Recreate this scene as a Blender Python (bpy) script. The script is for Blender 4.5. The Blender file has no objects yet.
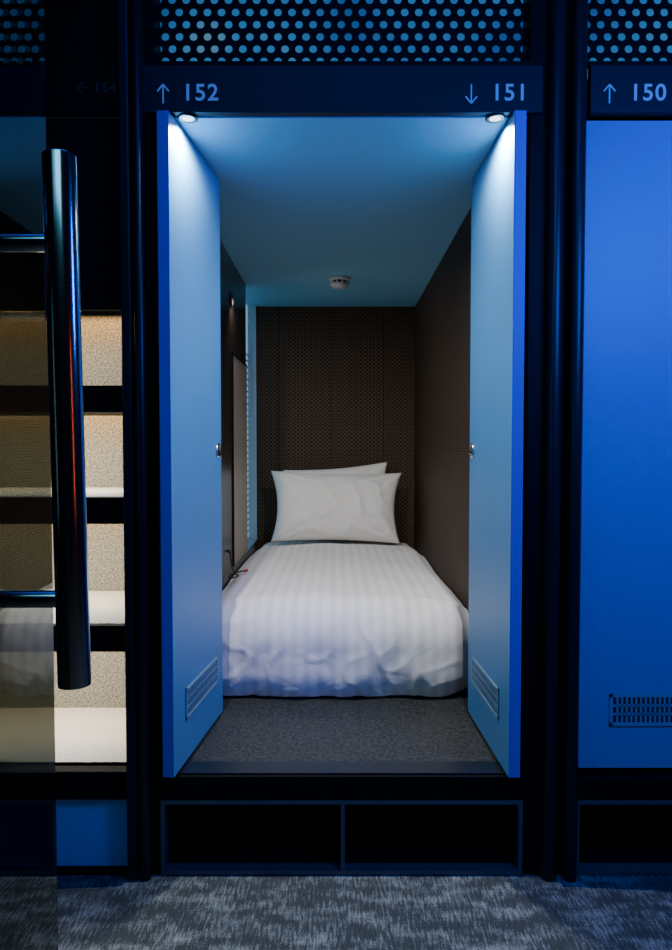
import bpy, bmesh, math
from math import sin, cos, pi, radians
from mathutils import Vector, Matrix, noise

H = 1.253   # eye height above the corridor carpet; z values below are relative to the eye
D = 2.1     # distance from camera to pod facade
scene = bpy.context.scene
coll = scene.collection

# ---------------------------------------------------------------- materials
def new_mat(name):
    m = bpy.data.materials.new(name); m.use_nodes = True
    nt = m.node_tree
    return m, nt, nt.nodes["Principled BSDF"]

def mat(name, col, rough=0.5, metal=0.0, emit=None, es=0.0, spec=None, coat=0.0):
    m, nt, b = new_mat(name)
    b.inputs["Base Color"].default_value = (*col, 1)
    b.inputs["Roughness"].default_value = rough
    b.inputs["Metallic"].default_value = metal
    if spec is not None: b.inputs["Specular IOR Level"].default_value = spec
    if coat: b.inputs["Coat Weight"].default_value = coat
    if emit:
        b.inputs["Emission Color"].default_value = (*emit, 1)
        b.inputs["Emission Strength"].default_value = es
    return m

def N(nt, t, **kw):
    n = nt.nodes.new(t)
    for k, v in kw.items(): setattr(n, k, v)
    return n

def noise_mat(name, c1, c2, scale, rough=0.6, detail=6, lo=0.4, hi=0.6, vec=(1,1,1), bump=0.0, bscale=None, spec=0.5):
    m, nt, b = new_mat(name)
    tc = N(nt, "ShaderNodeTexCoord"); mp = N(nt, "ShaderNodeMapping")
    mp.inputs["Scale"].default_value = vec
    nt.links.new(tc.outputs["Object"], mp.inputs["Vector"])
    no = N(nt, "ShaderNodeTexNoise"); no.inputs["Scale"].default_value = scale; no.inputs["Detail"].default_value = detail
    nt.links.new(mp.outputs[0], no.inputs["Vector"])
    cr = N(nt, "ShaderNodeValToRGB")
    cr.color_ramp.elements[0].position = lo; cr.color_ramp.elements[0].color = (*c1, 1)
    cr.color_ramp.elements[1].position = hi; cr.color_ramp.elements[1].color = (*c2, 1)
    nt.links.new(no.outputs["Fac"], cr.inputs[0]); nt.links.new(cr.outputs[0], b.inputs["Base Color"])
    b.inputs["Roughness"].default_value = rough
    b.inputs["Specular IOR Level"].default_value = spec
    if bump:
        bp = N(nt, "ShaderNodeBump"); bp.inputs["Strength"].default_value = bump; bp.inputs["Distance"].default_value = 0.005
        nt.links.new(no.outputs["Fac"], bp.inputs["Height"]); nt.links.new(bp.outputs[0], b.inputs["Normal"])
    return m

M_door   = noise_mat("door_blue_laminate", (0.060,0.225,0.46), (0.065,0.235,0.48), 3, rough=0.42, lo=0.3, hi=0.7, spec=0.3)
M_dedge  = mat("door_edge_blue_light", (0.02,0.10,0.58), 0.4, spec=0.2)
M_ceil   = mat("pod_ceiling_blue_spill", (0.18,0.45,0.64), 0.6)  # blue spill from the corridor put into the ceiling colour
M_black  = mat("black_powder_coat", (0.003,0.004,0.005), 0.6, spec=0.12)
M_post   = mat("frame_dark_steel", (0.008,0.014,0.022), 0.32, metal=0.2, spec=0.35)
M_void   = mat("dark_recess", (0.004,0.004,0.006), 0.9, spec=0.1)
M_sign   = mat("sign_plate", (0.009,0.013,0.024), 0.5, spec=0.18)
M_edge   = mat("grey_edge_trim", (0.07,0.11,0.13), 0.4, metal=0.4)
M_text   = mat("sign_text", (0.12,0.26,0.45), 0.6, emit=(0.05,0.17,0.42), es=0.5)
M_textdim= mat("sign_text_dim", (0.03,0.035,0.04), 0.6)
M_chrome = mat("brushed_chrome", (0.6,0.6,0.6), 0.22, metal=1.0)
M_handle = mat("polished_steel_handle", (0.45,0.51,0.53), 0.17, metal=1.0)
M_vent   = mat("vent_metal", (0.20,0.36,0.50), 0.4, metal=0.2)
M_ventd  = mat("vent_dark", (0.02,0.025,0.03), 0.8)
M_lamp   = mat("lamp_lens", (1,1,1), 0.3, emit=(0.9,0.97,1.0), es=3)
M_plast  = mat("white_plastic", (0.45,0.49,0.51), 0.4)
M_base   = mat("bed_base_black", (0.01,0.01,0.01), 0.8)
M_matt   = mat("mattress_fabric", (0.6,0.6,0.6), 0.9)
M_wlaq   = mat("brown_lacquer", (0.018,0.014,0.012), 0.3)
M_stone  = noise_mat("stair_terrazzo", (0.16,0.155,0.125), (0.40,0.385,0.325), 150, rough=0.7, detail=3, lo=0.40, hi=0.62, bump=0.1)
M_tread  = noise_mat("stair_tread_stone", (0.60,0.59,0.54), (0.74,0.73,0.67), 120, rough=0.6, lo=0.4, hi=0.6)
M_vinyl  = noise_mat("pod_floor_vinyl", (0.012,0.014,0.013), (0.060,0.062,0.056), 90, rough=0.5, detail=8, lo=0.42, hi=0.70, bump=0.1)
M_cable  = mat("cable_black", (0.02,0.012,0.012), 0.5)
M_red    = mat("cable_red", (0.45,0.04,0.03), 0.5)
M_bluepan= mat("blue_panel", (0.05,0.30,0.75), 0.5)
M_cwall  = mat("corridor_wall_paint", (0.02,0.04,0.07), 0.7)
M_cceil  = mat("corridor_ceiling_paint", (0.015,0.02,0.03), 0.8)

def cream():
    m, nt, b = new_mat("painted_wall_light")
    b.inputs["Base Color"].default_value = (0.36,0.29,0.22,1); b.inputs["Roughness"].default_value = 0.5
    return m
M_cream = cream()

def backing():
    m, nt, b = new_mat("backlit_diffuser")
    tc = N(nt, "ShaderNodeTexCoord")
    no = N(nt, "ShaderNodeTexNoise"); no.inputs["Scale"].default_value = 3.0; no.inputs["Detail"].default_value = 1
    nt.links.new(tc.outputs["Object"], no.inputs["Vector"])
    cr = N(nt, "ShaderNodeValToRGB")
    e = cr.color_ramp.elements
    e[0].position = 0.38; e[0].color = (0.015,0.10,0.34,1)
    e[1].position = 0.58; e[1].color = (0.04,0.22,0.55,1)
    x = e.new(0.70); x.color = (0.16,0.34,0.34,1)
    nt.links.new(no.outputs["Fac"], cr.inputs[0])
    nt.links.new(cr.outputs[0], b.inputs["Emission Color"]); b.inputs["Emission Strength"].default_value = 0.72
    b.inputs["Base Color"].default_value = (0.05,0.1,0.15,1)
    return m
M_back = backing()

def wallpaper(name, ax):
    m, nt, b = new_mat(name)
    tc = N(nt, "ShaderNodeTexCoord"); sp = N(nt, "ShaderNodeSeparateXYZ")
    nt.links.new(tc.outputs["Object"], sp.inputs[0])
    def M(op, a, bb=None, c=None):
        n = N(nt, "ShaderNodeMath", operation=op)
        for i, v in enumerate((a, bb, c)):
            if v is None: continue
            if isinstance(v, (int, float)): n.inputs[i].default_value = v
            else: nt.links.new(v, n.inputs[i])
        return n.outputs[0]
    u = sp.outputs[ax]; w = sp.outputs["Z"]
    k = 2*pi/0.060; k2 = 2*pi/0.052
    su = M('SINE', M('MULTIPLY', u, k)); sw = M('SINE', M('MULTIPLY', w, k2))
    prod = M('MULTIPLY', su, sw)
    ring = M('ABSOLUTE', M('SUBTRACT', M('ABSOLUTE', prod), 0.40))
    fac = M('LESS_THAN', ring, 0.17)
    fr = M('FRACT', M('ADD', M('DIVIDE', u, 0.35), 0.1))
    seam = M('GREATER_THAN', fr, 0.012)
    fac3 = M('MULTIPLY', fac, seam)
    mx = N(nt, "ShaderNodeMix", data_type='RGBA')
    nt.links.new(fac3, mx.inputs["Factor"])
    mx.inputs["A"].default_value = (0.007,0.006,0.005,1)
    mx.inputs["B"].default_value = (0.140,0.083,0.048,1)
    nt.links.new(mx.outputs["Result"], b.inputs["Base Color"])
    b.inputs["Roughness"].default_value = 0.6; b.inputs["Specular IOR Level"].default_value = 0.15
    return m
M_wpX = wallpaper("wallpaper_back", "X"); M_wpY = wallpaper("wallpaper_side", "Y")

def linen(name, stripes=True):
    m, nt, b = new_mat(name)
    tc = N(nt, "ShaderNodeTexCoord")
    b.inputs["Roughness"].default_value = 0.75
    b.inputs["Sheen Weight"].default_value = 0.1
    if stripes:
        sp = N(nt, "ShaderNodeSeparateXYZ"); nt.links.new(tc.outputs["Object"], sp.inputs[0])
        mu = N(nt, "ShaderNodeMath", operation='MULTIPLY'); nt.links.new(sp.outputs["X"], mu.inputs[0]); mu.inputs[1].default_value = 1/0.048
        fr = N(nt, "ShaderNodeMath", operation='FRACT'); nt.links.new(mu.outputs[0], fr.inputs[0])
        cr = N(nt, "ShaderNodeValToRGB"); e = cr.color_ramp.elements
        hi = (0.86,0.835,0.79,1); lo = (0.775,0.75,0.71,1)
        e[0].position = 0.44; e[0].color = hi; e[1].position = 0.52; e[1].color = lo
        x = e.new(0.92); x.color = lo; x = e.new(1.0); x.color = hi
        nt.links.new(fr.outputs[0], cr.inputs[0]); nt.links.new(cr.outputs[0], b.inputs["Base Color"])
    else:
        b.inputs["Base Color"].default_value = (0.76,0.74,0.71,1)
    no = N(nt, "ShaderNodeTexNoise"); no.inputs["Scale"].default_value = 9; no.inputs["Detail"].default_value = 4; no.inputs["Distortion"].default_value = 1.0
    nt.links.new(tc.outputs["Object"], no.inputs["Vector"])
    bp = N(nt, "ShaderNodeBump"); bp.inputs["Strength"].default_value = 0.4; bp.inputs["Distance"].default_value = 0.012
    nt.links.new(no.outputs["Fac"], bp.inputs["Height"]); nt.links.new(bp.outputs[0], b.inputs["Normal"])
    return m
M_duvet = linen("duvet_satin_stripe"); M_pillow = linen("pillow_cotton", False)

def carpet():
    m, nt, b = new_mat("carpet_streaks")
    tc = N(nt, "ShaderNodeTexCoord")
    def noi(vec, sc, det=3):
        mp = N(nt, "ShaderNodeMapping"); mp.inputs["Scale"].default_value = vec
        nt.links.new(tc.outputs["Object"], mp.inputs["Vector"])
        n = N(nt, "ShaderNodeTexNoise"); n.inputs["Scale"].default_value = sc; n.inputs["Detail"].default_value = det
        nt.links.new(mp.outputs[0], n.inputs["Vector"]); return n.outputs["Fac"]
    a = noi((110,16,1), 1.4, 4); c = noi((5,12,1), 1.6, 4); f = noi((1,1,1), 260, 2)
    s1 = N(nt, "ShaderNodeMath", operation='ADD'); nt.links.new(a, s1.inputs[0]); nt.links.new(c, s1.inputs[1])
    s2 = N(nt, "ShaderNodeMath", operation='MULTIPLY_ADD'); nt.links.new(f, s2.inputs[0]); s2.inputs[1].default_value = 0.8; nt.links.new(s1.outputs[0], s2.inputs[2])
    cr = N(nt, "ShaderNodeValToRGB"); e = cr.color_ramp.elements
    e[0].position = 0.46; e[0].color = (0.050,0.062,0.060,1); e[1].position = 0.76; e[1].color = (0.28,0.32,0.30,1)
    mr = N(nt, "ShaderNodeMapRange"); mr.inputs["From Min"].default_value = 0.75; mr.inputs["From Max"].default_value = 2.05
    nt.links.new(s2.outputs[0], mr.inputs["Value"]); nt.links.new(mr.outputs[0], cr.inputs[0])
    nt.links.new(cr.outputs[0], b.inputs["Base Color"]); b.inputs["Roughness"].default_value = 0.95
    b.inputs["Specular IOR Level"].default_value = 0.1
    bp = N(nt, "ShaderNodeBump"); bp.inputs["Strength"].default_value = 0.5; bp.inputs["Distance"].default_value = 0.004
    nt.links.new(f, bp.inputs["Height"]); nt.links.new(bp.outputs[0], b.inputs["Normal"])
    return m
M_carpet = carpet()

def glass():
    m = bpy.data.materials.new("tinted_glass"); m.use_nodes = True
    nt = m.node_tree; nt.nodes.clear()
    o = N(nt, "ShaderNodeOutputMaterial"); tr = N(nt, "ShaderNodeBsdfTransparent"); gl = N(nt, "ShaderNodeBsdfGlossy")
    tr.inputs["Color"].default_value = (0.32,0.34,0.31,1); gl.inputs["Roughness"].default_value = 0.0
    lw = N(nt, "ShaderNodeLayerWeight"); lw.inputs["Blend"].default_value = 0.5
    pw = N(nt, "ShaderNodeMath", operation='POWER'); nt.links.new(lw.outputs["Facing"], pw.inputs[0]); pw.inputs[1].default_value = 4.0
    ma = N(nt, "ShaderNodeMath", operation='MULTIPLY_ADD'); nt.links.new(pw.outputs[0], ma.inputs[0]); ma.inputs[1].default_value = 0.92; ma.inputs[2].default_value = 0.08
    mx = N(nt, "ShaderNodeMixShader")
    nt.links.new(ma.outputs[0], mx.inputs[0]); nt.links.new(tr.outputs[0], mx.inputs[1]); nt.links.new(gl.outputs[0], mx.inputs[2])
    nt.links.new(mx.outputs[0], o.inputs[0])
    return m
M_glass = glass()

# ---------------------------------------------------------------- geometry helpers
def link(o, parent=None):
    coll.objects.link(o)
    if parent: o.parent = parent
    return o

def empty(name, loc=(0,0,0), rotz=0.0, parent=None):
    e = bpy.data.objects.new(name, None); e.location = loc; e.rotation_euler = (0,0,rotz); e.empty_display_size = 0.1
    return link(e, parent)

def mesh_obj(name, bm, mats, parent=None, smooth=False):
    me = bpy.data.meshes.new(name); bm.normal_update(); bm.to_mesh(me); bm.free()
    for m in (mats if isinstance(mats, (list,tuple)) else [mats]): me.materials.append(m)
    if smooth:
        for p in me.polygons: p.use_smooth = True
    return link(bpy.data.objects.new(name, me), parent)

def add_box(bm, x0,x1,y0,y1,z0,z1, mi=0):
    v = [bm.verts.new((x,y,z)) for x in (x0,x1) for y in (y0,y1) for z in (z0,z1)]
    for f in ((0,1,3,2),(4,6,7,5),(0,4,5,1),(2,3,7,6),(0,2,6,4),(1,5,7,3)):
        bm.faces.new([v[i] for i in f]).material_index = mi

def box(name, x0,x1,y0,y1,z0,z1, m, parent=None, bevel=0.0, world=True):
    h = H if world else 0.0
    bm = bmesh.new(); add_box(bm, x0,x1,y0,y1,z0+h,z1+h)
    bmesh.ops.recalc_face_normals(bm, faces=bm.faces)
    o = mesh_obj(name, bm, m, parent)
    if bevel:
        b = o.modifiers.new("bevel", 'BEVEL'); b.width = bevel; b.segments = 3; b.limit_method = 'ANGLE'
    return o

def cyl(name, p0, p1, r, m, parent=None, seg=32, r2=None, bevel=0.0):
    p0, p1 = Vector(p0), Vector(p1); d = p1-p0
    bm = bmesh.new()
    bmesh.ops.create_cone(bm, cap_ends=True, segments=seg, radius1=r, radius2=(r if r2 is None else r2), depth=d.length)
    q = d.to_track_quat('Z','Y').to_matrix().to_4x4()
    bmesh.ops.transform(bm, matrix=Matrix.Translation((p0+p1)/2) @ q, verts=bm.verts)
    o = mesh_obj(name, bm, m, parent, smooth=True)
    mod = o.modifiers.new("bevel", 'BEVEL'); mod.width = bevel or r*0.06; mod.segments = 2; mod.limit_method='ANGLE'; mod.angle_limit = radians(50)
    return o

def lathe(name, prof, m, parent=None, loc=(0,0,0), rot=None, seg=40):
    bm = bmesh.new(); rings = []
    for r, z in prof:
        rings.append([bm.verts.new((r*cos(2*pi*i/seg), r*sin(2*pi*i/seg), z)) for i in range(seg)])
    for a, b in zip(rings, rings[1:]):
        for i in range(seg): bm.faces.new((a[i], a[(i+1)%seg], b[(i+1)%seg], b[i]))
    bm.faces.new(rings[-1]); bm.faces.new(list(reversed(rings[0])))
    bmesh.ops.recalc_face_normals(bm, faces=bm.faces)
    o = mesh_obj(name, bm, m, parent, smooth=True); o.location = loc
    if rot: o.rotation_euler = rot
    return o

def light(name, kind, loc, energy, col, rot=(0,0,0), size=0.1, sy=None, spot=None, blend=0.5, parent=None):
    l = bpy.data.lights.new(name, kind); l.energy = energy; l.color = col
    if kind == 'AREA':
        l.shape = 'RECTANGLE'; l.size = size; l.size_y = sy or size
    else: l.shadow_soft_size = size
    if kind == 'SPOT': l.spot_size = radians(spot); l.spot_blend = blend
    o = bpy.data.objects.new(name, l); o.location = loc; o.rotation_euler = rot
    return link(o, parent)

def aim(o, target):
    d = Vector(target) - o.location
    o.rotation_euler = d.to_track_quat('-Z','Y').to_euler()

# ---------------------------------------------------------------- room shell
box("floor", -3, 3, -4.2, 0.0, -1.33, -1.253, M_carpet)
box("ceiling", -3, 3, -4.2, 0.0, 1.75, 1.85, M_cceil)
box("wall_corridor_rear", -3, 3, -4.3, -4.2, -1.253, 1.75, M_cwall)
box("wall_corridor_left", -3.1, -3.0, -4.2, 0.0, -1.253, 1.75, M_cwall)
box("wall_corridor_right", 3.0, 3.1, -4.2, 0.0, -1.253, 1.75, M_cwall)
box("wall_facade_upper", -3, 3, 0.02, 0.12, 1.46, 1.75, M_black)
box("wall_facade_left", -3, -1.43, 0.0, 0.12, -1.253, 1.75, M_black)
box("wall_facade_right", 1.32, 3, 0.0, 0.12, -1.253, 1.75, M_black)

# pod shell
FZ = -0.955; CZ = 0.933
box("floor_pod", -0.56, 0.56, 0.07, 2.85, -1.02, FZ, M_vinyl)
box("ceiling_pod", -0.60, 0.60, 0.0, 2.85, CZ, CZ+0.04, M_ceil)
box("wall_back", -0.60, 0.60, 2.77, 2.85, FZ, CZ, M_wpX)
box("wall_right", 0.525, 0.60, 0.10, 2.77, FZ, CZ, M_wpY)
box("wall_left", -0.58, -0.52, 0.10, 2.12, FZ, CZ, M_wlaq)
box("wall_left_below_window", -0.60, -0.52, 2.12, 2.77, FZ, -0.62, M_wlaq)

# window at the head of the bed
w = empty("window_1", (0,0,0))
M_winlight = mat("window_daylight_glass", (0.1,0.2,0.3), 0.2, emit=(0.18,0.40,0.58), es=0.80)
M_slat = mat("blind_slat", (0.30,0.42,0.50), 0.5)
box("glass", -0.595, -0.585, 2.14, 2.75, -0.60, CZ, M_winlight, w)
box("jamb_front", -0.60, -0.525, 2.12, 2.14, -0.62, CZ, M_slat, w)
box("jamb_back", -0.60, -0.53, 2.75, 2.77, -0.62, CZ, M_slat, w)
box("sill", -0.60, -0.525, 2.12, 2.77, -0.63, -0.61, M_slat, w)
bm = bmesh.new()
for i in range(30):
    z = -0.56 + i*0.040
    add_box(bm, -0.585, -0.580, 2.145, 2.745, z+H, z+0.007+H)
bmesh.ops.recalc_face_normals(bm, faces=bm.faces)
mesh_obj("blind_slats", bm, M_slat, w)

# light on the dark left wall, painted as a cream panel
p = empty("wall_light_patch")
box("light_patch", -0.52, -0.514, 1.55, 2.11, -0.60, 0.46, M_cream, p, bevel=0.002)
box("rim", -0.52, -0.512, 1.54, 1.55, -0.60, 0.47, M_black, p)
box("rim_top", -0.52, -0.512, 1.54, 2.12, 0.46, 0.47, M_black, p)

# smoke detector
sd = empty("smoke_detector", (0.02, 1.95, CZ+H))
lathe("base", [(0.062,0.0),(0.062,-0.012),(0.056,-0.018)], M_plast, sd)
lathe("neck", [(0.040,-0.016),(0.040,-0.034)], M_ventd, sd)
lathe("cap", [(0.050,-0.032),(0.052,-0.040),(0.044,-0.052),(0.02,-0.058),(0.001,-0.059)], M_plast, sd)
bm = bmesh.new()
for i in range(10):
    a = 2*pi*i/10
    bmesh.ops.create_cube(bm, size=1, matrix=Matrix.Translation((0.046*cos(a),0.046*sin(a),-0.026)) @ Matrix.Rotation(a,4,'Z') @ Matrix.Diagonal((0.012,0.006,0.02,1)))
mesh_obj("ribs", bm, M_plast, sd)

# ---------------------------------------------------------------- facade frame
def trim(n, *a, m=M_post, bevel=0.004): return box(n, *a, m, None, bevel)
trim("trim_1", -0.602, -0.575, -0.05, 0.10, -1.253, 1.46)
trim("trim_2", -0.575, -0.512, -0.015, 0.10, -1.253, 1.46, m=M_black)
trim("trim_3", 0.545, 0.60, -0.015, 0.10, -1.253, 1.46, m=M_black)
cyl("trim_4", (0.618,-0.03,0.0), (0.618,-0.03,1.46+H), 0.022, M_post)
trim("trim_5", 0.645, 0.70, -0.01, 0.10, -1.253, 1.46, m=M_black)
cyl("trim_6", (0.678,-0.035,0.0), (0.678,-0.035,1.46+H), 0.020, M_post)
cyl("trim_7", (-0.553,-0.035,0.0), (-0.553,-0.035,1.46+H), 0.016, M_post)
trim("trim_8", -0.512, 0.545, -0.02, 0.07, -1.028, FZ-0.002, m=M_black)
trim("trim_9", -0.50, 0.53, -0.01, 0.071, FZ-0.002, FZ+0.003, m=M_post, bevel=0.001)
trim("trim_10", 0.70, 1.32, -0.02, 0.07, -1.028, FZ-0.002, m=M_black)
trim("trim_11", -1.40, -0.605, -0.02, 0.05, -1.028, -0.944, m=M_black)
trim("trim_12", 1.22, 1.32, -0.01, 0.10, -1.253, 1.46, m=M_black)

# low storage bays
def bay(name, x0, x1, divs):
    e = empty(name)
    bm = bmesh.new(); t = 0.012; z0, z1 = -1.250+H, -1.029+H
    add_box(bm, x0, x1, -0.02, 0.02, z1-t, z1); add_box(bm, x0, x1, -0.02, 0.02, z0, z0+t)
    for x in [x0, x1-t] + divs: add_box(bm, x, x+t, -0.018, 0.02, z0, z1)
    bmesh.ops.recalc_face_normals(bm, faces=bm.faces)
    mesh_obj("frame", bm, M_edge, e)
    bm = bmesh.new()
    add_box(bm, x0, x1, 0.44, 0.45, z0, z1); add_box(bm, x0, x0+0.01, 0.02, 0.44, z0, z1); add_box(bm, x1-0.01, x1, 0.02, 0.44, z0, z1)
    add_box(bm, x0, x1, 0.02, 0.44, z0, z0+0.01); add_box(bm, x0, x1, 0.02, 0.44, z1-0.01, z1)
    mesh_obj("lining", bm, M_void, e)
bay("luggage_bay", -0.512, 0.545, [0.014])
bay("luggage_bay", 0.70, 1.22, [])
box("kick_panel", -1.40, -0.605, 0.0, 0.03, -1.235, -1.030, M_bluepan)
trim("trim_13", -1.40, -0.605, -0.02, 0.03, -1.253, -1.236, m=M_black)

# ---------------------------------------------------------------- perforated panels
def perf(name, x0, x1, z0, z1):
    e = empty(name)
    bm = bmesh.new(); cw, ch = 0.0400, 0.0340; r = 0.0112
    nz = int(math.ceil((z1-z0)/ch)); nx = int(math.ceil((x1-x0)/cw))
    for j in range(nz):
        off = (j%2)*cw/2
        for i in range(-1 if j%2 else 0, nx):
            cx = x0 + (i+0.5)*cw + off; cz = z0 + (j+0.5)*ch
            if cx+cw/2 > x1 + cw*0.6 or cx < x0-0.001: continue
            outer = []
            c = [(-1,-1),(1,-1),(1,1),(-1,1)]
            for k in range(4):
                a, b = c[k], c[(k+1)%4]
                for t in (0, 1/3, 2/3): outer.append(((a[0]+(b[0]-a[0])*t)*cw/2, (a[1]+(b[1]-a[1])*t)*ch/2))
            ov = [bm.verts.new((cx+x, 0.012, cz+z+H)) for x, z in outer]
            iv = []
            for x, z in outer:
                l = math.hypot(x, z); iv.append(bm.verts.new((cx+x/l*r, 0.012, cz+z/l*r+H)))
            for k in range(12): bm.faces.new((ov[k], ov[(k+1)%12], iv[(k+1)%12], iv[k]))
    bmesh.ops.remove_doubles(bm, verts=bm.verts, dist=0.0002)
    s = mesh_obj("sheet", bm, M_black, e)
    md = s.modifiers.new("solid", 'SOLIDIFY'); md.thickness = 0.002
    box("diffuser", x0, x1, 0.07, 0.08, z0, z1, M_back, e)
perf("perforated_panel", -0.545, 0.575, 1.080, 1.46)
perf("perforated_panel", 0.712, 1.22, 1.080, 1.46)
perf("perforated_panel", -1.40, -0.86, 1.080, 1.46)
box("trim_14", -0.86, -0.605, 0.0, 0.08, 1.08, 1.46, M_black)

# ---------------------------------------------------------------- number signs
def arrow(name, x, z, up, y, m, parent, s=0.052, horiz=False):
    bm = bmesh.new(); w = 0.0036
    def seg(a, b):
        a, b = Vector(a), Vector(b); d = (b-a).normalized(); n = Vector((-d.y, d.x))*w/2
        vs = [bm.verts.new((q.x, 0, q.y)) for q in (a-n, b-n, b+n, a+n)]
        f = bm.faces.new(vs)
    h = s/2
    seg((0,-h),(0,h)); seg((0,h),(-0.016,h-0.019)); seg((0,h),(0.016,h-0.019))
    r = bmesh.ops.extrude_face_region(bm, geom=bm.faces[:])
    bmesh.ops.translate(bm, vec=(0,-0.002,0), verts=[v for v in r['geom'] if isinstance(v, bmesh.types.BMVert)])
    o = mesh_obj(name, bm, m, parent); o.location = (x, y, z+H)
    o.rotation_euler = (0, 0 if up else pi, 0)
    if horiz: o.rotation_euler = (0, -pi/2, 0)
    return o
def text(s, x, z, y, size, m, parent):
    c = bpy.data.curves.new("digits_"+s, 'FONT'); c.body = s; c.size = size; c.align_x = 'CENTER'; c.align_y = 'CENTER'
    c.extrude = 0.0008; c.offset = 0.0008; c.space_character = 1.10
    c.materials.append(m)
    o = bpy.data.objects.new("digits_"+s, c); o.location = (x, y, z+H); o.rotation_euler = (pi/2, 0, 0)
    return link(o, parent)
def sign(x0, x1, items, dim=False):
    e = empty("number_sign")
    box("plate", x0, x1, -0.028, 0.0, 0.936, 1.066, M_sign, e, bevel=0.002)
    box("rail", x0-0.005, x1+0.005, -0.022, 0.0, 1.068, 1.080, M_black, e)
    for k, s, x in items:
        if k == 'T': text(s, x, 0.988, -0.0295, 0.064, M_textdim if dim else M_text, e)
        else: arrow("arrow", x, 0.986, k == 'U', -0.029, M_textdim if dim else M_text, e)
sign(-0.548, 0.578, [('U','',-0.483),('T','152',-0.379),('D','',0.378),('T','151',0.485)])
sign(0.712, 1.218, [('U','',0.764),('T','150',0.872)])
e = empty("number_sign")
box("plate", -1.40, -0.607, -0.012, 0.0, 0.936, 1.078, M_black, e)
text("154", -0.650, 1.010, -0.014, 0.040, M_textdim, e); arrow("arrow", -0.715, 1.010, True, -0.014, M_textdim, e, s=0.03, horiz=True)
box("header_box", -0.512, 0.545, 0.0, 0.06, 0.975, 1.08, M_black)

# ---------------------------------------------------------------- doors
DZ0, DZ1 = -0.944, 0.928
def make_door(name, A, B, f, knob=True, vent=(0.20,0.85), kx=0.93):
    A, B = Vector(A), Vector(B); d = B-A; L = d.length
    e = empty(name, (A.x, A.y, 0), math.atan2(d.y, d.x))
    T = 0.034
    y0, y1 = (0, T) if f < 0 else (-T, 0)
    bm = bmesh.new(); add_box(bm, 0, L, y0, y1, DZ0+H, DZ1+H)
    bmesh.ops.recalc_face_normals(bm, faces=bm.faces); bm.normal_update()
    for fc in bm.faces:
        if abs(fc.normal.y) < 0.5: fc.material_index = 1     # edges carry the blue corridor light in their colour
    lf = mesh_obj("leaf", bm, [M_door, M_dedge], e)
    bv = lf.modifiers.new("bevel", 'BEVEL'); bv.width = 0.002; bv.segments = 3; bv.limit_method = 'ANGLE'
    v0, v1 = vent[0]*L, vent[1]*L; za, zb = -0.816+H, -0.722+H
    bm = bmesh.new()
    def yb(a, b): return (min(a*f,b*f), max(a*f,b*f))
    add_box(bm, v0, v1, *yb(0.0005,0.0015), za, zb, 1)
    fr = 0.009
    for (a,b_,c,d_) in ((v0,v1,za,za+fr),(v0,v1,zb-fr,zb),(v0,v0+fr,za,zb),(v1-fr,v1,za,zb)):
        add_box(bm, a, b_, *yb(0.0005,0.005), c, d_, 0)
    n = 22
    for i in range(1, n):
        x = v0+fr + (v1-v0-2*fr)*i/n
        add_box(bm, x-0.0028, x+0.0028, *yb(0.001,0.004), za+fr, zb-fr, 0)
    for j in (1,2):
        z = za+fr + (zb-za-2*fr)*j/3
        add_box(bm, v0+fr, v1-fr, *yb(0.001,0.004), z-0.003, z+0.003, 0)
    bmesh.ops.recalc_face_normals(bm, faces=bm.faces)
    mesh_obj("vent_grille", bm, [M_vent, M_ventd], e)
    if knob:
        rx = radians(90) if f < 0 else radians(-90)
        lathe("lock_rose", [(0.027,0),(0.027,0.004),(0.023,0.008),(0.017,0.008),(0.015,0.004),(0.001,0.004)], M_chrome, e, loc=(L*kx, 0, -0.012+H), rot=(rx,0,0))
        lathe("thumb_turn", [(0.010,0.004),(0.010,0.010),(0.007,0.011),(0.001,0.011)], M_ventd, e, loc=(L*kx, 0, -0.012+H), rot=(rx,0,0))
    for z in (DZ0-0.006, DZ1):
        cyl("pivot", (0.03, (y0+y1)/2, z+H), (0.03, (y0+y1)/2, z+0.006+H), 0.008, M_black, e)
    return e
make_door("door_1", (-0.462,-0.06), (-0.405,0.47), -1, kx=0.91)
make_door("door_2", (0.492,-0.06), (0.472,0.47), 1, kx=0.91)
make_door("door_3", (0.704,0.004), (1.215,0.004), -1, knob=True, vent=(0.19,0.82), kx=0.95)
box("wall_pod_next", 0.704, 1.22, 0.12, 0.16, -0.95, 1.0, M_void)

# downlights
for x in (-0.420, 0.452):
    e = empty("downlight", (x, 0.000, CZ+H-0.001))
    lathe("ring", [(0.028,0),(0.028,-0.002),(0.024,-0.003),(0.018,-0.001)], M_wlaq, e)
    lathe("lens", [(0.017,-0.001),(0.015,-0.0018),(0.001,-0.002)], M_lamp, e)
    light("bulb", 'SPOT', (0,0.012,-0.016), 66, (1.0,0.97,0.93), (radians(12),0,0), size=0.010, spot=158, blend=0.6, parent=e)

# reading light on the left wall
e = empty("reading_light", (-0.52,1.52,0.73+H))
lathe("shade", [(0.038,0),(0.038,0.006),(0.030,0.010),(0.026,0.006),(0.001,0.006)], M_wlaq, e, rot=(0,radians(90),0))
l = light("bulb", 'SPOT', (0.02,0,0), 10, (1.0,0.88,0.72), size=0.02, spot=165, blend=0.8, parent=e)
l.rotation_euler = Vector((0.50,0.40,-0.85)).to_track_quat('-Z','Y').to_euler()

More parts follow.
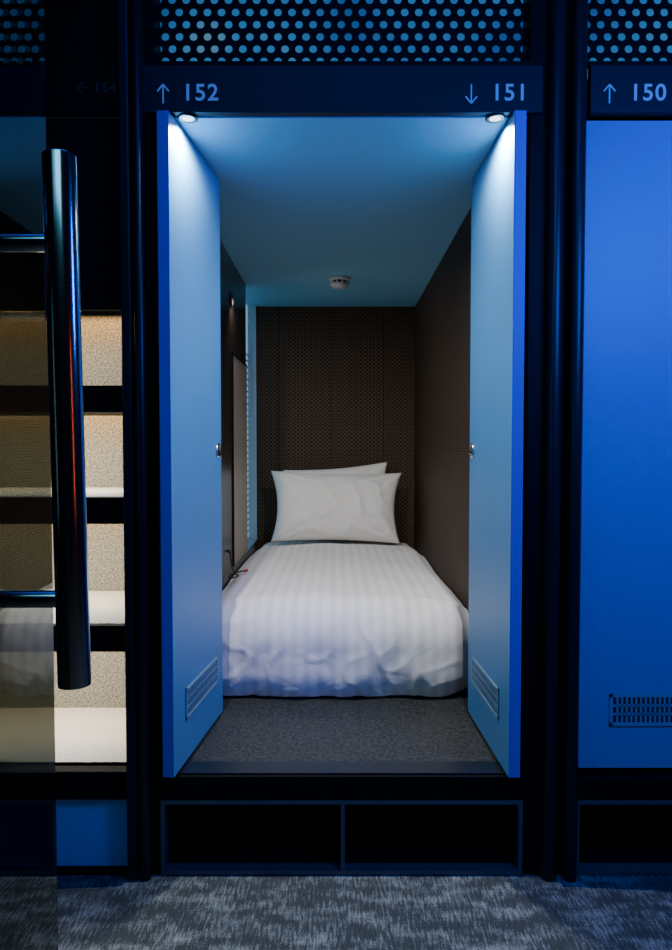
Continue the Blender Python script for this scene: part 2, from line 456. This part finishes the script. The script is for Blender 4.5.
# ---------------------------------------------------------------- bed
bed = empty("bed")
box("base", -0.50, 0.505, 0.68, 2.76, FZ, -0.84, M_base, bed)
box("mattress", -0.50, 0.505, 0.69, 2.76, -0.84, -0.655, M_matt, bed, bevel=0.03)
def fbm(x, y, z=0.0, o=4):
    return noise.fractal(Vector((x,y,z)), 1.0, 2.0, o)
def ridge(x, y, z=0.0):
    n = noise.noise(Vector((x,y,z))); return (1-abs(n)*2.2)
def sm(a, b, x):
    t = max(0, min(1, (x-a)/(b-a))); return t*t*(3-2*t)
bm = bmesh.new(); NU, NV = 150, 260
X0, X1 = -0.512, 0.517; TOP = -0.605; yb, yf = 2.60, 0.76; R = 0.15
topL = yb-yf; arc = R*pi/2; zbot = FZ+0.010; drop = (TOP-R)-zbot; LT = topL+arc+drop
grid = []
for j in range(NV+1):
    s = (j/NV)**0.85*LT; row = []
    for i in range(NU+1):
        u = i/NU; x = X0+(X1-X0)*u
        c = 2*u-1
        if s < topL: y, z, ny, nz = yb-s, TOP, 0, 1
        elif s < topL+arc:
            a = (s-topL)/R; y, z, ny, nz = yf-R*sin(a), TOP-R+R*cos(a), -sin(a), cos(a)
        else: y, z, ny, nz = yf-R, TOP-R-(s-topL-arc), -1, 0
        fr = sm(topL-0.30, topL+0.15, s)
        wx, wy = x+0.04*fbm(x*3,s*3,5), s+0.04*fbm(x*3,s*3,9)
        dsp = 0.008*fbm(wx*3.2, wy*2.6, 1, 2)
        dsp += (0.002+0.003*fr)*fbm(wx*7, wy*5+2*x, 2, 2)
        dsp += (0.0012+0.0050*fr)*max(0, ridge(wx*8+(wy-topL)*3*(1 if x<0 else -1)*sm(0,0.1,abs(x)), wy*2.2, 3))**3
        dsp += fr*0.0035*max(0, ridge(wx*6+wy*4, wy*6-wx*4, 13))**4
        dsp += fr*0.006*sin(wx*23+4*fbm(x*2,s*2,7,2))*sm(topL+0.12, LT, s)
        dsp += 0.020*(1-c*c)*(1-fr) + 0.018*(1-c*c)*fr
        dsp -= 0.020*(1-sm(0.05, 0.45, s))
        ed = sm(0.80, 1.0, abs(c))
        z2 = z + nz*dsp - 0.045*ed*ed*nz
        y2 = y + ny*dsp + 0.05*ed*ed*abs(ny)
        if s > LT-0.10:
            k = (s-(LT-0.10))/0.10
            y2 += 0.035*k*k; z2 += k*(0.008*fbm(x*9, 3, 4)+0.012*ed)
        z2 = max(z2, FZ+0.004)
        row.append(bm.verts.new((x, y2, z2+H)))
    grid.append(row)
for j in range(NV):
    for i in range(NU):
        bm.faces.new((grid[j][i], grid[j+1][i], grid[j+1][i+1], grid[j][i+1]))
bmesh.ops.recalc_face_normals(bm, faces=bm.faces)
mesh_obj("duvet", bm, M_duvet, bed, smooth=True)

def pillow(name, loc, rot, W, Hh, T, seed):
    bm = bmesh.new(); n = 80; m_ = 56
    for sgn in (1,-1):
        g = []
        for j in range(m_+1):
            v = 2*j/m_-1; r = []
            for i in range(n+1):
                u = 2*i/n-1
                px = W/2*u*(1-0.10*(1-v*v)-0.04*(1-v)/2); pz = Hh/2*v*(1-0.08*(1-u*u)**1.2)
                t = max(0,(1-abs(u)**3.0))**0.55 * max(0,(1-abs(v)**2.4))**0.6
                edge = min(1-abs(u), 1-abs(v))
                cu, cv = abs(u)-1, abs(v)-1
                ang = math.atan2(cv, cu+1e-6)
                cd = math.hypot(cu, cv)
                wr = 0.014*fbm(px*6+seed, pz*6, sgn*3, 3) + 0.010*max(0,ridge(px*6+pz*4+seed, pz*6-px*3, sgn))**3
                wr += 0.010*sin(ang*16+seed)*math.exp(-cd*2.0)
                py = sgn*(T/2*t + wr*min(1, edge*4))
                if edge < 1e-6: py = 0.006*fbm(px*10+seed, pz*10, 0)
                r.append(bm.verts.new((px, py, pz)))
            g.append(r)
        for j in range(m_):
            for i in range(n):
                bm.faces.new((g[j][i], g[j][i+1], g[j+1][i+1], g[j+1][i]))
    bmesh.ops.remove_doubles(bm, verts=bm.verts, dist=0.0005)
    bmesh.ops.recalc_face_normals(bm, faces=bm.faces)
    o = mesh_obj(name, bm, M_pillow, None, smooth=True)
    o.location = loc; o.rotation_euler = rot
    return o
pillow("pillow", (0.000, 2.43, -0.372+H), (radians(-18), radians(1), radians(1)), 0.83, 0.455, 0.23, 1.0)
pillow("pillow", (0.01, 2.62, -0.345+H), (radians(-10), radians(-4.5), radians(-2)), 0.69, 0.45, 0.14, 7.0)

# headphone cord lying on the duvet by the left wall
e = empty("headphone_cord")
c = bpy.data.curves.new("cord", 'CURVE'); c.dimensions = '3D'; c.bevel_depth = 0.0035
pts = [(-0.505,1.34,-0.50),(-0.49,1.28,-0.56),(-0.47,1.24,-0.598),(-0.44,1.20,-0.594),(-0.455,1.14,-0.596),(-0.49,1.16,-0.60),(-0.478,1.25,-0.592),(-0.43,1.28,-0.588)]
sp = c.splines.new('NURBS'); sp.points.add(len(pts)-1)
for q, pt in zip(sp.points, pts): q.co = (pt[0], pt[1], pt[2]+H+0.01, 1)
sp.use_endpoint_u = True; sp.order_u = 3
c.materials.append(M_cable); link(bpy.data.objects.new("cord", c), e)
cyl("earbud", (-0.43,1.28,-0.580+H), (-0.412,1.285,-0.576+H), 0.008, M_red, e, seg=16)
cyl("plug", (-0.505,1.34,-0.50+H), (-0.518,1.345,-0.49+H), 0.007, M_cable, e, seg=16)

# ---------------------------------------------------------------- illuminated stair niche
st = empty("staircase")
BX0, BX1, BY = -1.40, -0.605, 0.50
box("back_panel", BX0, BX1, BY, BY+0.04, -0.944, 0.62, M_stone, st)
box("cheek_left", BX0-0.02, BX0, 0.0, BY, -0.944, 0.95, M_black, st)
box("cheek_right", BX1, BX1+0.003, 0.0, BY, -0.944, 0.95, M_black, st)
levels = [-0.944, -0.518, -0.1445, 0.178, 0.50]
for i, z in enumerate(levels):
    if i < 4: box("tread_%d"%(i+1), BX0, BX1, 0.02, BY, z-0.02, z, M_tread if i < 3 else M_black, st)
    if 0 < i < 4: box("nosing_%d"%(i+1), BX0, BX1, -0.005, 0.02, z-0.078, z-0.001, M_black, st, bevel=0.002)
    if i > 0:
        if i < 4: box("soffit_%d"%(i+1), BX0, BX1, 0.02, BY-0.08, z-0.07, z-0.021, M_black, st)
        light("led_strip", 'AREA', ((BX0+BX1)/2, BY-0.05, z-0.03+H), 2.4, (1.0,0.58,0.25), (radians(-4),0,0), size=0.72, sy=0.015, parent=st)
        light("led_wash", 'AREA', ((BX0+BX1)/2, BY-0.25, z-0.085+H), 4.6, (1.0,0.94,0.82), (radians(0),0,0), size=0.70, sy=0.15, parent=st)
box("top_lip", BX0, BX1, -0.005, 0.02, 0.393, 0.50, M_black, st)
box("wall_above_stair", BX0, BX1, 0.0, BY, 0.50, 0.93, M_black)

# ---------------------------------------------------------------- glass door with long pull handle
gd = empty("glass_door")
box("glass_leaf", -0.4035, -0.400, -1.95, -1.08, -1.245, 1.60, M_glass, gd)
hy = -D+0.80
hz0, hz1 = -0.265, 0.316
cyl("pull_bar", (-0.291, hy, hz0+H), (-0.300, hy, hz1+H), 0.0178, M_handle, gd, seg=48)
for z in (-0.168, 0.222):
    cyl("standoff", (-0.40, hy, z+H), (-0.298, hy, z+H), 0.0100, M_handle, gd)
    cyl("flange", (-0.40, hy, z+H), (-0.386, hy, z+H), 0.018, M_handle, gd)
    cyl("back_flange", (-0.404, hy, z+H), (-0.418, hy, z+H), 0.018, M_handle, gd)
for z in (-1.249, 1.45):
    cyl("pivot_patch", (-0.402, -1.12, z+H), (-0.402, -1.12, z+H+(0.3 if z>0 else 0.02)), 0.010, M_black, gd)

# ---------------------------------------------------------------- corridor lights
l = light("corridor_light", 'AREA', (1.15,-1.15,0.75+H), 30, (0.0,0.12,1.0), size=0.6, sy=0.5); aim(l, (0.90,0,0.30+H))
l = light("corridor_light", 'AREA', (0.0,-1.2,1.65+H), 10, (0.0,0.10,1.0), size=1.2, sy=0.6); aim(l, (0.0,-0.2,-0.5+H))
l = light("corridor_light", 'AREA', (-0.1,-2.6,1.65+H), 8.5, (0.22,0.66,1.0), size=1.0, sy=0.8); aim(l, (0.0,-0.7,-1.2+H))
def glint_strip(x, y, col, es):  # unseen glowing strips added to put coloured glints on the pull handle
    m = mat("glint_strip_glow", (0.1,0.1,0.1), 0.4, emit=col, es=es)
    s = 1 if x > 0 else -1
    e = empty("handle_glint_strip")
    xs = sorted((x, x-s*0.03)); xb = sorted((x, s*3.0))
    box("emitter", xs[0], xs[1], y-0.05, y+0.05, -0.7, 1.1, m, e, bevel=0.01)
    box("backplate", xb[0], xb[1], y-0.08, y+0.08, -0.75, 1.15, M_black, e)
glint_strip(2.97, -3.20, (1.0,0.13,0.06), 6)  # added red strip, gives the pull bar its red line
glint_strip(-2.97, -2.80, (0.15,0.55,0.85), 12)  # added teal strip, gives the pull bar its left highlight

wld = bpy.data.worlds.new("world"); scene.world = wld; wld.use_nodes = True
wld.node_tree.nodes["Background"].inputs[0].default_value = (0.02,0.05,0.1,1)
wld.node_tree.nodes["Background"].inputs[1].default_value = 0.1

cam = bpy.data.cameras.new("camera"); cam.sensor_fit = 'VERTICAL'; cam.sensor_height = 36; cam.sensor_width = 24
cam.lens = 727/950*36; cam.clip_start = 0.02
co = bpy.data.objects.new("camera", cam); co.location = (0,-D,H); co.rotation_euler = (radians(90-2.2),0,0)
link(co); scene.camera = co
